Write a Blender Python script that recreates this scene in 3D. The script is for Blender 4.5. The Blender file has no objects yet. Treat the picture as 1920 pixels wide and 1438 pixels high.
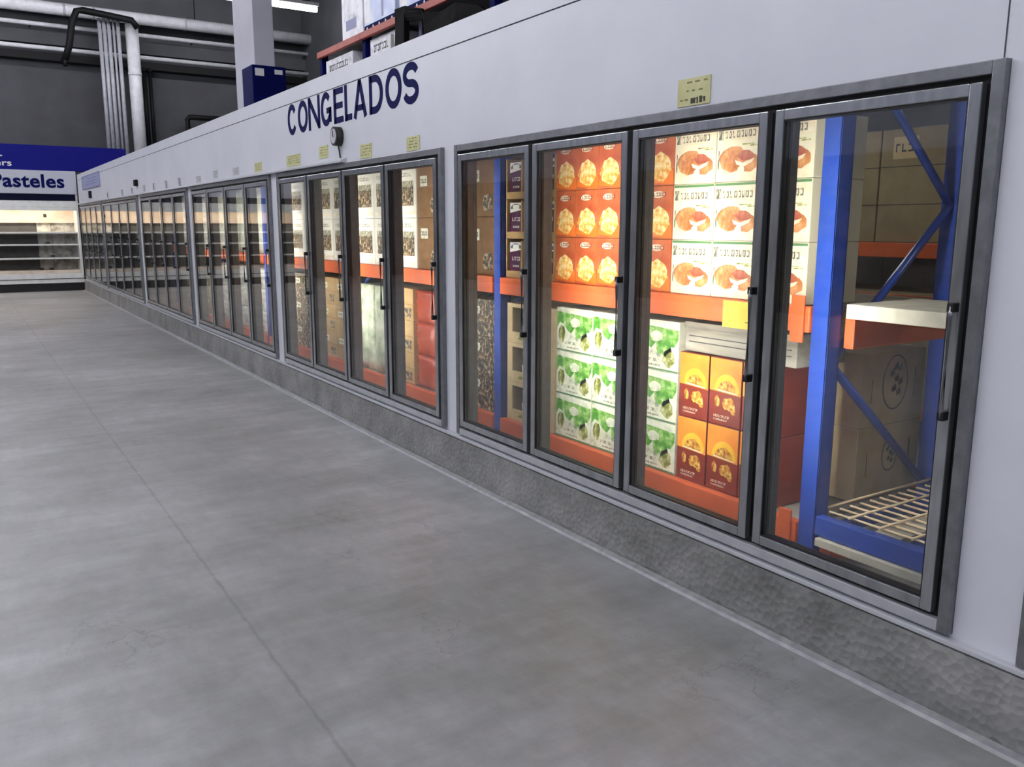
import bpy, bmesh, math, random
from mathutils import Vector, Matrix
random.seed(7)
PI = math.pi
scene = bpy.context.scene
COL = scene.collection

# ------------------------------------------------------------------ colours and materials
def lin(c):
    if isinstance(c, str):
        c = c.lstrip('#'); c = [int(c[i:i + 2], 16) / 255 for i in (0, 2, 4)]
    return tuple(x / 12.92 if x <= .04045 else ((x + .055) / 1.055) ** 2.4 for x in c)

def new_mat(name):
    m = bpy.data.materials.new(name); m.use_nodes = True
    nt = m.node_tree
    return m, nt, nt.nodes['Principled BSDF']

def coords(nt, scale=(1, 1, 1), kind='Object'):
    tc = nt.nodes.new('ShaderNodeTexCoord'); mp = nt.nodes.new('ShaderNodeMapping')
    mp.inputs['Scale'].default_value = scale
    nt.links.new(tc.outputs[kind], mp.inputs['Vector'])
    return mp.outputs['Vector']

def noise(nt, vec, scale, detail=4, rough=.55):
    n = nt.nodes.new('ShaderNodeTexNoise')
    n.inputs['Scale'].default_value = scale; n.inputs['Detail'].default_value = detail
    n.inputs['Roughness'].default_value = rough
    nt.links.new(vec, n.inputs['Vector'])
    return n.outputs['Fac']

def ramp(nt, fac, stops):
    r = nt.nodes.new('ShaderNodeValToRGB')
    e = r.color_ramp.elements
    while len(e) < len(stops): e.new(.5)
    for el, (p, c) in zip(e, stops):
        el.position = p; el.color = (*lin(c), 1)
    nt.links.new(fac, r.inputs['Fac'])
    return r.outputs['Color']

def math_node(nt, op, a, b=None):
    n = nt.nodes.new('ShaderNodeMath'); n.operation = op
    for i, v in enumerate((a, b)):
        if v is None: continue
        if isinstance(v, (int, float)): n.inputs[i].default_value = v
        else: nt.links.new(v, n.inputs[i])
    return n.outputs[0]

def bump(nt, bsdf, height, strength=.3, dist=.01):
    b = nt.nodes.new('ShaderNodeBump')
    b.inputs['Strength'].default_value = strength; b.inputs['Distance'].default_value = dist
    nt.links.new(height, b.inputs['Height']); nt.links.new(b.outputs['Normal'], bsdf.inputs['Normal'])

def plain(name, c, rough=.5, metal=0., c2=None, nscale=12, stretch=(1, 1, 1), lo=.35, hi=.65, bmp=0, detail=4, spec=.5):
    """A painted / printed surface; with c2 it is mottled between two colours."""
    m, nt, b = new_mat(name)
    b.inputs['Roughness'].default_value = rough; b.inputs['Metallic'].default_value = metal; b.inputs['Specular IOR Level'].default_value = spec
    b.inputs['Base Color'].default_value = (*lin(c), 1)
    if c2 or bmp:
        f = noise(nt, coords(nt, stretch), nscale, detail)
        if c2: nt.links.new(ramp(nt, f, [(lo, c), (hi, c2)]), b.inputs['Base Color'])
        if bmp: bump(nt, b, f, bmp, .02)
    return m

def blotch(name, stops, nscale, rough=.5, stretch=(1, 1, 1), detail=3):
    m, nt, b = new_mat(name)
    f = noise(nt, coords(nt, stretch), nscale, detail)
    nt.links.new(ramp(nt, f, stops), b.inputs['Base Color'])
    b.inputs['Roughness'].default_value = rough
    return m

def lamp_mat(name, c, strength):
    m, nt, b = new_mat(name)
    b.inputs['Base Color'].default_value = (*lin(c), 1)
    b.inputs['Emission Color'].default_value = (*lin(c), 1)
    b.inputs['Emission Strength'].default_value = strength
    return m

M = {}
def floor_mat():
    m, nt, b = new_mat('polished_concrete')
    v = coords(nt)
    big = noise(nt, v, .55, 5, .6); mid = noise(nt, v, 2.6, 6, .65); fine = noise(nt, coords(nt, (1, .35, 1)), 14, 5, .7)
    streak = noise(nt, coords(nt, (.5, 2.2, 1)), 2.2, 7, .68)
    s = math_node(nt, 'ADD', math_node(nt, 'MULTIPLY', big, .44), math_node(nt, 'ADD', math_node(nt, 'MULTIPLY', mid, .22), math_node(nt, 'ADD', math_node(nt, 'MULTIPLY', streak, .22), math_node(nt, 'MULTIPLY', fine, .12))))
    col = ramp(nt, s, [(.36, '#747572'), (.45, '#8a8b89'), (.52, '#9a9b9b'), (.62, '#b6b7b9')])
    sep = nt.nodes.new('ShaderNodeSeparateXYZ'); nt.links.new(v, sep.inputs[0])
    wob = math_node(nt, 'MULTIPLY', math_node(nt, 'SUBTRACT', noise(nt, v, 9, 6, .7), .5), .035)
    def joint(axis, pos, width):
        d = math_node(nt, 'ABSOLUTE', math_node(nt, 'SUBTRACT', math_node(nt, 'ADD', axis, wob), pos))
        mr = nt.nodes.new('ShaderNodeMapRange'); mr.inputs['From Min'].default_value = width * .3; mr.inputs['From Max'].default_value = width
        mr.inputs['To Min'].default_value = 1; mr.inputs['To Max'].default_value = 0
        nt.links.new(d, mr.inputs['Value'])
        return mr.outputs[0]
    j = math_node(nt, 'MAXIMUM', math_node(nt, 'MULTIPLY', joint(sep.outputs[0], .88, .011), .5), math_node(nt, 'MAXIMUM',
        math_node(nt, 'MULTIPLY', joint(sep.outputs[1], 5.75, .02), .16), math_node(nt, 'MULTIPLY', joint(sep.outputs[1], 12.6, .03), .2)))
    j = math_node(nt, 'MULTIPLY', j, math_node(nt, 'ADD', math_node(nt, 'MULTIPLY', noise(nt, v, 3.3, 5), .9), .05))
    # thin cracks that wander over the slab
    vo = nt.nodes.new('ShaderNodeTexNoise'); vo.inputs['Scale'].default_value = 1.3; vo.inputs['Detail'].default_value = 7; vo.inputs['Roughness'].default_value = .62
    nt.links.new(v, vo.inputs['Vector'])
    ck = math_node(nt, 'ABSOLUTE', math_node(nt, 'SUBTRACT', vo.outputs['Fac'], .5))
    mr = nt.nodes.new('ShaderNodeMapRange'); mr.inputs['From Min'].default_value = .0; mr.inputs['From Max'].default_value = .006
    mr.inputs['To Min'].default_value = .35; mr.inputs['To Max'].default_value = 0
    nt.links.new(ck, mr.inputs['Value'])
    ckm = math_node(nt, 'MULTIPLY', mr.outputs[0], ramp(nt, noise(nt, v, .8, 2), [(.5, '#000000'), (.62, '#ffffff')]))
    tot = math_node(nt, 'MAXIMUM', j, ckm)
    mx = nt.nodes.new('ShaderNodeMixRGB'); mx.inputs['Color2'].default_value = (*lin('#3f3c38'), 1)
    nt.links.new(tot, mx.inputs['Fac']); nt.links.new(col, mx.inputs['Color1'])
    nt.links.new(mx.outputs[0], b.inputs['Base Color'])
    rr = nt.nodes.new('ShaderNodeMapRange'); rr.inputs['To Min'].default_value = .30; rr.inputs['To Max'].default_value = .52
    nt.links.new(mid, rr.inputs['Value']); nt.links.new(rr.outputs[0], b.inputs['Roughness'])
    bump(nt, b, math_node(nt, 'SUBTRACT', fine, tot), .12, .01)
    return m

def tread_mat():
    """Dark embossed aluminium tread sheet."""
    m, nt, b = new_mat('embossed_kick_metal')
    v = coords(nt)
    vo = nt.nodes.new('ShaderNodeTexVoronoi'); vo.inputs['Scale'].default_value = 34
    nt.links.new(v, vo.inputs['Vector'])
    n = noise(nt, v, 3, 5)
    nt.links.new(ramp(nt, n, [(.3, '#757572'), (.5, '#8f8f8c'), (.7, '#a5a4a0')]), b.inputs['Base Color'])
    b.inputs['Metallic'].default_value = .2; b.inputs['Roughness'].default_value = .48
    bump(nt, b, vo.outputs['Distance'], .55, .012)
    return m

def glass_mat():
    m, nt, b = new_mat('door_glass')
    nt.nodes.remove(b)
    out = nt.nodes['Material Output']
    tr = nt.nodes.new('ShaderNodeBsdfTransparent'); tr.inputs['Color'].default_value = (.93, .95, .95, 1)
    gl = nt.nodes.new('ShaderNodeBsdfGlossy'); gl.inputs['Roughness'].default_value = .015
    ge = nt.nodes.new('ShaderNodeNewGeometry'); dp = nt.nodes.new('ShaderNodeVectorMath'); dp.operation = 'DOT_PRODUCT'
    nt.links.new(ge.outputs['Incoming'], dp.inputs[0]); nt.links.new(ge.outputs['Normal'], dp.inputs[1])
    c = math_node(nt, 'ABSOLUTE', dp.outputs['Value'])
    k = math_node(nt, 'ADD', math_node(nt, 'MULTIPLY', math_node(nt, 'POWER', math_node(nt, 'SUBTRACT', 1., c), 5.), .92), .085)   # Schlick, several panes
    mx = nt.nodes.new('ShaderNodeMixShader')
    nt.links.new(k, mx.inputs[0]); nt.links.new(tr.outputs[0], mx.inputs[1]); nt.links.new(gl.outputs[0], mx.inputs[2])
    nt.links.new(mx.outputs[0], out.inputs['Surface'])
    return m

M.update(
    floor=floor_mat(), tread=tread_mat(), glass=glass_mat(),
    panel=plain('white_insulated_panel', '#d9dbe1', .42, 0, '#dfe1e6', 2),
    panel_in=plain('freezer_liner', '#8d9196', .5, 0, '#a0a4a8', 3),
    strip=plain('floor_strip_metal', '#8f9092', .5, .2, '#a3a4a5', 20),
    seam=plain('seam_dark', '#3c3d42', .7),
    trimw=plain('trim_white_metal', '#cfd1d4', .35, .3),
    alu=plain('door_aluminium', '#b9bbbd', .25, .85, '#a2a4a6', 30, (1, 1, .2)),
    alud=plain('frame_grey_aluminium', '#7c7d80', .38, .7, '#8b8c8f', 20),
    sill=plain('sill_aluminium', '#b4b6b9', .4, .25, '#c2c4c6', 14),
    black=plain('black_rubber', '#0c0c0d', .55),
    mull=plain('mullion_grey', '#6a6a6a', .6, 0, '#73736f', 25),
    chrome=plain('handle_metal', '#8f9093', .25, .9),
    led=lamp_mat('led_white', '#fff6e6', 62),
    leddim=lamp_mat('led_white_dimmer', '#fff2dd', 26),
    tube=lamp_mat('fluorescent_tube', '#eef2ff', 14),
    tube_near=lamp_mat('fluorescent_tube_hall', '#f6f6ff', 71),
    warm=lamp_mat('case_lamp_warm', '#ffeeda', 22),
    navy=plain('navy_vinyl', '#080e4c', .7, spec=.08),
    wallg=plain('grey_plaster', '#4d4d50', .85, 0, '#545558', 1.5, spec=.15),
    ceil=plain('dark_ceiling', '#2f2d2e', .95, 0, '#3a3838', 1.2, spec=.05),
    pipew=plain('white_pipe_paint', '#e4e4e6', .3, 0, '#d2d2d6', 6),
    pipeg=plain('galvanised_conduit', '#b4b5bb', .4, .1, '#a2a3aa', 9),
    dark=plain('black_steel', '#0f0f11', .55, spec=.2),
    darkp=plain('dark_plastic_sheet', '#0b0b0a', .75, spec=.1, metal=0, c2=None, nscale=5, bmp=.4) if True else plain('x', '#121210', .6, 0, None, 5, bmp=.4),
    band=plain('blue_fascia', '#12146e', .65, spec=.12),
    band2=plain('dark_header_band', '#090d26', .6, spec=.1),
    signg=plain('sign_grey', '#b8bac4', .5),
    concrete=plain('painted_column', '#dcdce4', .6, 0, '#d2d2dc', 1.5),
    blue=plain('rack_blue', '#324fa6', .26, .1, '#2b4cb0', 9),
    orange=plain('rack_orange', '#dc6a3c', .42, 0, '#d46236', 7),
    orange2=plain('roof_rack_orange', '#b4492f', .5, 0, '#a54028', 7),
    kraft=plain('kraft_board', '#b79a6a', .75, 0, '#ab8d5e', 14),
    kraftd=plain('kraft_board_brown', '#8b6844', .75, 0, '#7d5c3c', 12),
    olive=plain('olive_kraft', '#9a8d70', .75, 0, '#8c7f62', 5),  # kraft lightened to imitate the olive reflections in the right door
    flat=lamp_mat('freezer_fill_glow', '#fff8ee', 34),  # glow of the fill lamps added inside the freezer
    beige=plain('beige_board', '#cdbb94', .7, 0, '#c2ae86', 10),
    cream=plain('cream_card', '#f0ead2', .5, 0, '#e7e2c8', 9),
    white=plain('white_card', '#e9e9e4', .5, 0, '#dcdcd6', 8),
    mottle=blotch('worn_steel_mottle', [(.35, '#8d8a80'), (.5, '#b8b4a8'), (.68, '#d5d2c6')], 7),
    green=plain('lid_green', '#5b8a5c', .5),
    inkg=blotch('faded_ink_grey', [(.42, '#55554a'), (.52, '#8c8b78'), (.6, '#e4dfc8')], 60, stretch=(1, 2.2, .5)),
    ink=plain('dark_ink', '#2b2a26', .6),
    roast=blotch('roast_meat_print', [(.3, '#a35a2e'), (.48, '#c9824e'), (.62, '#dca06c'), (.75, '#efd0a6')], 22),
    meat=blotch('red_meat_print', [(.35, '#a04a36'), (.55, '#b8644a'), (.7, '#d29a80')], 26),
    plate=plain('plate_print', '#f6efdc', .5, 0, '#ead8b8', 18),
    rust=blotch('red_orange_print', [(.3, '#b5512c'), (.6, '#cf7044'), (.8, '#c4623a')], 8),  # this and the golden print lightened to imitate wash from light and reflection
    nugget=blotch('golden_chunk_print', [(.32, '#e08a38'), (.44, '#f0b456'), (.55, '#f8dc94'), (.66, '#fdf3d0')], 34),
    oran=plain('bright_orange_print', '#f0852f', .45, 0, '#ea7525', 8),
    amber=blotch('amber_sky_print', [(.3, '#e8892a'), (.6, '#f2a63a')], 5),
    yellow=plain('yellow_print', '#f3c53a', .5, 0, '#eab52e', 20),
    maroon=plain('maroon_print', '#8c3020', .45, 0, '#7f2a1e', 9),
    gold=blotch('golden_food_print', [(.35, '#8f4a16'), (.5, '#cf8f2c'), (.65, '#eed27e')], 40),
    purple=blotch('purple_print', [(.35, '#3a1038'), (.6, '#57184e'), (.75, '#7a2a60')], 18),
    bluecap=plain('blue_cap_print', '#3b4f9c', .5, 0, '#52639f', 20),
    leaf=blotch('leaf_print', [(.3, '#2f7a22'), (.45, '#5ea63a'), (.56, '#9fcb72'), (.68, '#e7f0cf')], 17, detail=6),
    leafo=blotch('olive_leaf_print', [(.34, '#4e5a20'), (.48, '#8d9440'), (.6, '#cdd09a'), (.7, '#f0f0da')], 24, detail=6),
    vegw=blotch('scuffed_white_print', [(.30, '#8c9180'), (.40, '#d9dfca'), (.55, '#f0f3e2')], 15, detail=6),
    tray=blotch('grey_metal_tray', [(.3, '#77736b'), (.55, '#a29e95'), (.75, '#c2beb4')], 6, .4, (1, .3, 2)),
    note=plain('yellow_note', '#d3d09a', .6, 0, '#c6c48a', 14),
    noteb=plain('bright_yellow_note', '#f2d35a', .6, 0, '#ecc94c', 10),
    notei=plain('note_ink', '#7d7b45', .6),
    wrap=blotch('crumpled_wrap', [(.32, '#8f8e88'), (.45, '#c9c8c2'), (.6, '#efeee8')], 13, .35, (1, .6, 1.4), 6),
    dots=blotch('dark_goods_print', [(.38, '#1d1c18'), (.5, '#4c4538'), (.58, '#b79a74'), (.7, '#ece2cc')], 30, detail=6),
    redbag=blotch('red_bag_film', [(.3, '#a33a20'), (.6, '#c2502e'), (.8, '#cf6a44')], 6, .25),
    pale=blotch('pale_green_film', [(.35, '#9aa890'), (.55, '#cdd6c2'), (.7, '#eef2e6')], 8, .3),
    jar=plain('dark_jar', '#26301c', .2, 0, '#4a5a2c', 30),
    wire=plain('cream_wire', '#e6cfae', .45),
    slab=plain('white_board', '#cfccc0', .5, 0, '#bdb9ac', 12),
    face=plain('gauge_face', '#c6c7cc', .3),
    plate_sign=plain('pale_blue_sign', '#a4abcb', .4, 0, '#9aa2c6', 6),
    backdark=plain('case_back_grey', '#4b4a47', .5, 0, '#565550', 6),
    peach=blotch('peach_panel', [(.35, '#d3c0aa'), (.6, '#e6d6c4')], 3),
    wrapb=blotch('blue_white_print', [(.3, '#9fb2e2'), (.5, '#c4d2f2'), (.7, '#eaf0fc')], 4, .4),
    wrapw=blotch('white_grey_print', [(.28, '#a8a2ac'), (.40, '#dcdae0'), (.55, '#f4f3f6')], 7, .4),
    lilac=plain('lilac_pack', '#8c8cb4', .5),
)

# ------------------------------------------------------------------ mesh building
class MB:
    def __init__(self):
        self.bm = bmesh.new(); self.mats = []
    def mi(self, m):
        m = M[m] if isinstance(m, str) else m
        if m not in self.mats: self.mats.append(m)
        return self.mats.index(m)
    def box(self, x0, x1, y0, y1, z0, z1, m, bev=0.):
        i = self.mi(m)
        g = bmesh.ops.create_cube(self.bm, size=1)
        vs = g['verts']
        for v in vs:
            v.co = Vector(((x0 + x1) / 2 + v.co.x * (x1 - x0), (y0 + y1) / 2 + v.co.y * (y1 - y0), (z0 + z1) / 2 + v.co.z * (z1 - z0)))
        fs = {f for v in vs for f in v.link_faces}
        for f in fs: f.material_index = i
        if bev:
            es = list({e for v in vs for e in v.link_edges})
            r = bmesh.ops.bevel(self.bm, geom=es, offset=bev, segments=2, affect='EDGES', profile=.5)
            for f in r['faces']: f.material_index = i
        return self
    def ring(self, x0, x1, y0, y1, z0, z1, w, m, bev=0.):
        """Rectangular frame in the y-z plane, w wide."""
        self.box(x0, x1, y0, y0 + w, z0, z1, m, bev); self.box(x0, x1, y1 - w, y1, z0, z1, m, bev)
        self.box(x0, x1, y0 + w, y1 - w, z0, z0 + w, m, bev); self.box(x0, x1, y0 + w, y1 - w, z1 - w, z1, m, bev)
        return self
    def cyl(self, p0, p1, r, m, n=12, r2=None):
        i = self.mi(m); p0 = Vector(p0); p1 = Vector(p1); d = p1 - p0
        mat = Matrix.Translation((p0 + p1) / 2) @ d.to_track_quat('Z', 'Y').to_matrix().to_4x4()
        g = bmesh.ops.create_cone(self.bm, cap_ends=True, segments=n, radius1=r, radius2=r if r2 is None else r2, depth=d.length, matrix=mat)
        for f in {f for v in g['verts'] for f in v.link_faces}:
            f.material_index = i; f.smooth = len(f.verts) == 4
        return self
    def tube(self, pts, r, m, n=8):
        i = self.mi(m); pts = [Vector(p) for p in pts]; rings = []
        for k, p in enumerate(pts):
            d = (pts[min(k + 1, len(pts) - 1)] - pts[max(k - 1, 0)]).normalized()
            q = d.to_track_quat('Z', 'Y').to_matrix()
            rings.append([self.bm.verts.new(p + q @ Vector((r * math.cos(a), r * math.sin(a), 0))) for a in [2 * PI * t / n for t in range(n)]])
        for a, b in zip(rings, rings[1:]):
            for t in range(n):
                f = self.bm.faces.new((a[t], a[(t + 1) % n], b[(t + 1) % n], b[t])); f.material_index = i; f.smooth = True
        for e in (rings[0][::-1], rings[-1]):
            f = self.bm.faces.new(e); f.material_index = i
        return self
    def prism(self, pts, axis, a, b, m):
        """Extrude a polygon along axis ('x','y','z') from a to b."""
        i = self.mi(m)
        def co(p, t):
            return {'x': (t, p[0], p[1]), 'y': (p[0], t, p[1]), 'z': (p[0], p[1], t)}[axis]
        lo = [self.bm.verts.new(co(p, a)) for p in pts]; hi = [self.bm.verts.new(co(p, b)) for p in pts]
        fs = [self.bm.faces.new(lo), self.bm.faces.new(hi[::-1])]
        n = len(pts)
        for k in range(n): fs.append(self.bm.faces.new((lo[k], hi[k], hi[(k + 1) % n], lo[(k + 1) % n])))
        for f in fs: f.material_index = i
        return self
    # print on a front face that looks towards -x: u runs to the reader's right, v is up
    def pr(self, pts, layer, m):
        return self.prism([(-u, v) for u, v in pts], 'x', -.0006 * layer, -.0006 * (layer - 1) + .0002, m)
    def prect(self, u0, u1, v0, v1, layer, m):
        return self.pr([(u0, v0), (u1, v0), (u1, v1), (u0, v1)], layer, m)
    def pell(self, u, v, a, b, layer, m, n=16, wob=0., a0=0., a1=2 * PI, seed=1):
        rnd = random.Random(seed)
        full = abs(a1 - a0 - 2 * PI) < 1e-6
        ts = [a0 + (a1 - a0) * k / (n if full else n - 1) for k in range(n)]
        return self.pr([(u + a * math.cos(t) * (1 + wob * rnd.uniform(-1, 1)), v + b * math.sin(t) * (1 + wob * rnd.uniform(-1, 1))) for t in ts], layer, m)
    def mesh(self, name):
        bmesh.ops.recalc_face_normals(self.bm, faces=self.bm.faces)
        me = bpy.data.meshes.new(name); self.bm.to_mesh(me); self.bm.free()
        for m in self.mats: me.materials.append(m)
        return me
    def build(self, name, parent=None, loc=None):
        o = bpy.data.objects.new(name, self.mesh(name)); COL.objects.link(o)
        if parent: o.parent = parent
        if loc: o.location = loc
        return o

def tag(o, label, cat, group=None, kind=None):
    if label: o['label'] = label
    if cat: o['category'] = cat
    if group: o['group'] = group
    if kind: o['kind'] = kind
    return o
def thing(name, label, cat, loc=(0, 0, 0), group=None):
    o = bpy.data.objects.new(name, None); o.empty_display_size = .1; COL.objects.link(o); o.location = loc
    return tag(o, label, cat, group)
def structure(o, label=None):
    o['kind'] = 'structure'
    if label: o['label'] = label; 
    return o
def copy_tree(o, parent=None):
    c = o.copy(); COL.objects.link(c)
    if parent: c.parent = parent
    for ch in list(o.children): copy_tree(ch, c)
    return c
def text_mesh(s, height, width, name, m, depth=.004, bold=.0, spacing=1.):
    """Lettering in the local x-y plane, fitted to width x height, lower left at the origin."""
    cu = bpy.data.curves.new(name, 'FONT'); cu.body = s; cu.size = 1; cu.extrude = .01; cu.offset = bold; cu.space_character = spacing
    cu.resolution_u = 4
    t = bpy.data.objects.new(name, cu); COL.objects.link(t)
    bpy.context.view_layer.update()
    me = bpy.data.meshes.new_from_object(t.evaluated_get(bpy.context.evaluated_depsgraph_get()))
    bpy.data.objects.remove(t)
    xs = [v.co.x for v in me.vertices]; ys = [v.co.y for v in me.vertices]
    for v in me.vertices:
        v.co.x = (v.co.x - min(xs)) / (max(xs) - min(xs)) * width
        v.co.y = (v.co.y - min(ys)) / (max(ys) - min(ys)) * height
        v.co.z = v.co.z / .02 * depth
    me.materials.clear(); me.materials.append(M[m])
    return me
FACE_WEST = Matrix(((0, 0, -1), (-1, 0, 0), (0, 1, 0)))     # text that reads along -y and looks to -x
FACE_SOUTH = Matrix(((1, 0, 0), (0, 0, -1), (0, 1, 0)))     # text that reads along +x and looks to -y

# ------------------------------------------------------------------ the hall
D = 2.70            # face of the white freezer wall
END = 24.2          # where it meets the chilled case
XL, XR, YF, YB, ZC = -8., 9.5, -6., 26.6, 8.2
structure(MB().box(XL, XR, YF, YB, -.1, 0, 'floor').build('floor'))
structure(MB().box(XL, XR, YF, YB, ZC, ZC + .1, 'ceil').build('ceiling'))
structure(MB().box(XL, XR, YB, YB + .1, 0, ZC, 'wallg').build('wall_back'))
m_left = plain('blue_grey_cladding', '#8d93a4', .7, 0, '#959baa', 1)
m_leftd = blotch('mirrored_goods_band', [(.3, '#3a3732'), (.5, '#5a554c'), (.7, '#77706a')], 2.2, .7, (1, 1, 2))  # dark band added to stand in for goods mirrored in the door glass
structure(MB().box(XL - .1, XL, YF, YB, 2.9, ZC, m_left).box(XL - .1, XL, YF, YB, 0, 2.9, m_leftd).build('wall_left'))
structure(MB().box(XL, XR, YF - .1, YF, 0, ZC, m_left).build('wall_front'))
structure(MB().box(XR, XR + .1, YF, YB, 0, ZC, 'wallg').build('wall_far_right'))

BANKS = [(1.43, 4.81), (4.98, 8.36), (8.60, 11.98), (12.24, 15.68), (15.98, 20.00), (20.22, 23.95)]
ZB, ZT = .296, 2.146
w = MB()
w.box(D, D + .1, YF, END, .02, ZB, 'panel'); w.box(D, D + .1, YF, END, ZT, 2.742, 'panel')
w.box(D + .006, D + .1, YF, END, 2.742, 2.750, 'seam'); w.box(D, D + .1, YF, END, 2.750, 2.876, 'panel')
edges = [YF] + [v for b in BANKS for v in b] + [END]
for a, b in zip(edges[::2], edges[1::2]): w.box(D, D + .1, a, b, ZB, ZT, 'panel')
structure(w.build('wall_right'))
structure(MB().box(D + .1, 7.3, YF, END, 2.8, 2.875, 'panel_in').build('ceiling_freezer'))
wi = MB()
for k in range(30):
    y0 = YF + k * 1.2
    if y0 < END - .1: wi.box(7.2, 7.3, y0 + .006, min(y0 + 1.2, END), 0, 2.8, 'panel_in')
wi.box(7.21, 7.3, YF, END, 0, 2.8, 'seam')
structure(wi.build('wall_freezer_back'))
structure(MB().box(D + .1, 7.3, END - .1, END, 0, 2.8, 'panel_in').build('wall_freezer_end'))
# kick plate, its lip and the light strip along the floor
k = MB()
k.prism([(D - .002, .0), (D - .045, .0), (D - .030, .255), (D - .002, .262)], 'y', YF, END, 'tread')
structure(k.build('baseboard_right'))
structure(MB().box(D - .034, D - .001, YF, END, .264, .284, 'trimw', .004).build('trim_1'))
structure(MB().prism([(D - .048, .001), (D - .085, .001), (D - .075, .012), (D - .048, .022)], 'y', YF, END, 'strip').build('trim_2'))
structure(MB().prism([(D - .001, 2.186), (D - .055, 2.160), (D - .055, 2.148), (D - .001, 2.148)], 'y', 6.62, END, 'trimw').build('trim_3'))
structure(MB().box(D - .02, D - .001, 1.12, 1.215, .286, 2.74, 'alud', .003).build('trim_4'))
structure(MB().box(D - .0015, D + .001, 1.452, 1.456, 2.15, 2.74, 'seam').build('trim_5'))

# ------------------------------------------------------------------ glass door banks
def bank(i, y0, y1, label, leds):
    root = thing('freezer_door_bank', label, 'freezer doors', (D, (y0 + y1) / 2, ZB), 'glass door banks along the white freezer wall')
    hw = (y1 - y0) / 2; H = ZT - ZB
    f = MB()
    fw = .042
    f.box(-.028, .09, -hw + .001, -hw + fw, 0.001, H - .001, 'alud', .003); f.box(-.028, .09, hw - fw, hw - .001, 0.001, H - .001, 'alud', .003)
    f.box(-.028, .09, -hw + fw, hw - fw, H - fw, H - .001, 'alud', .003)
    f.box(-.028, .09, -hw + fw, hw - fw, .001, fw, 'sill', .003)
    f.build('outer_frame', root)
    n = 4; a0 = -hw + fw + .002; pitch = (2 * hw - 2 * fw - .004) / n; gp = .019
    z0, z1 = fw + .020, H - fw - .020
    # mullions, channel shaped at the back with the lamp strip inside the channel
    for j in range(n + 1):
        yc = a0 + j * pitch; wd = .030
        lo = max(yc - wd, -hw + fw + .001); hi = min(yc + wd, hw - fw - .001)
        mu = MB().box(.012, .072, lo, hi, z0, z1, 'mull', .003).box(.072, .096, lo, lo + .005, z0, z1, 'mull').box(.072, .096, hi - .005, hi, z0, z1, 'mull').build('mullion', root)
        if leds[j]:
            MB().box(.0725, .078, lo + .006, hi - .006, z0 + .26, z1 - .03, leds[j]).build('lamp_strip', mu)
    dw = pitch - 2 * gp
    fr = MB().ring(-.036, -.002, 0, dw, z0, z1, .040, 'alu', .004).ring(-.031, -.006, .037, dw - .037, z0 + .037, z1 - .037, .008, 'black').mesh('door')
    ga = MB().ring(-.0015, .0115, -gp + .0005, dw + gp - .0005, z0 - .019, z1 + .019, .065, 'black').mesh('gasket')
    gl = MB().box(-.026, -.015, .044, dw - .044, z0 + .044, z1 - .044, 'glass').mesh('glass_pane')
    hd = MB().tube([(-.062, .014, .735), (-.064, .014, .78), (-.064, .014, 1.07), (-.062, .014, 1.115)], .008, 'chrome')
    for zz in (.748, 1.102):
        hd.box(-.070, -.0355, .003, .026, zz - .015, zz + .015, 'black', .003)
    hd = hd.mesh('handle')
    for j in range(n):
        d = bpy.data.objects.new('door', fr); COL.objects.link(d); d.parent = root; d.location = (0, a0 + j * pitch + gp, 0)
        for nm, me in (('gasket', ga), ('glass_pane', gl), ('handle', hd)):
            c = bpy.data.objects.new(nm, me); COL.objects.link(c); c.parent = d
    return root
L, S = 'led', 'leddim'
bank(0, *BANKS[0], 'nearest freezer door bank, with the blue rack post behind its right door', [None, L, L, L, None])
bank(1, *BANKS[1], 'freezer door bank below the navy lettering, second from the camera', [L, L, L, L, L])
bank(2, *BANKS[2], 'third freezer door bank from the camera, showing pale wrapped goods inside', [L, L, L, L, L])
bank(3, *BANKS[3], 'fourth freezer door bank from the camera, dark glass with mirrored shelves', [L, L, L, S, S])
bank(4, *BANKS[4], 'fifth freezer door bank, next to last before the chilled case', [S, S, None, None, None])
bank(5, *BANKS[5], 'farthest freezer door bank, touching the chilled case at the end', [None] * 5)

# ------------------------------------------------------------------ lettering, cards and small things on the wall
def stroke(b, pts, t, m, x0, x1, closed=False):
    """A flat letter stroke of width t along pts (y', z) on the wall; y' runs to the reader's right."""
    n = len(pts); L_, R_ = [], []
    for k in range(n):
        p = Vector(pts[k])
        q0 = Vector(pts[(k - 1) % n]) if (closed or k) else None; q1 = Vector(pts[(k + 1) % n]) if (closed or k < n - 1) else None
        d = ((p - q0).normalized() if q0 is not None else Vector((0, 0))) + ((q1 - p).normalized() if q1 is not None else Vector((0, 0)))
        d.normalize(); nn = Vector((-d.y, d.x)) * t / 2
        L_.append(p + nn); R_.append(p - nn)
    for k in range(n if closed else n - 1):
        j = (k + 1) % n
        b.prism([tuple(v) for v in (L_[k], R_[k], R_[j], L_[j])], 'x', x0, x1, m)
def arc(cx, cy, rx, ry, a0, a1, n=22):
    return [(cx + rx * math.cos(math.radians(a0 + (a1 - a0) * k / n)), cy + ry * math.sin(math.radians(a0 + (a1 - a0) * k / n))) for k in range(n + 1)]
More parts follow.
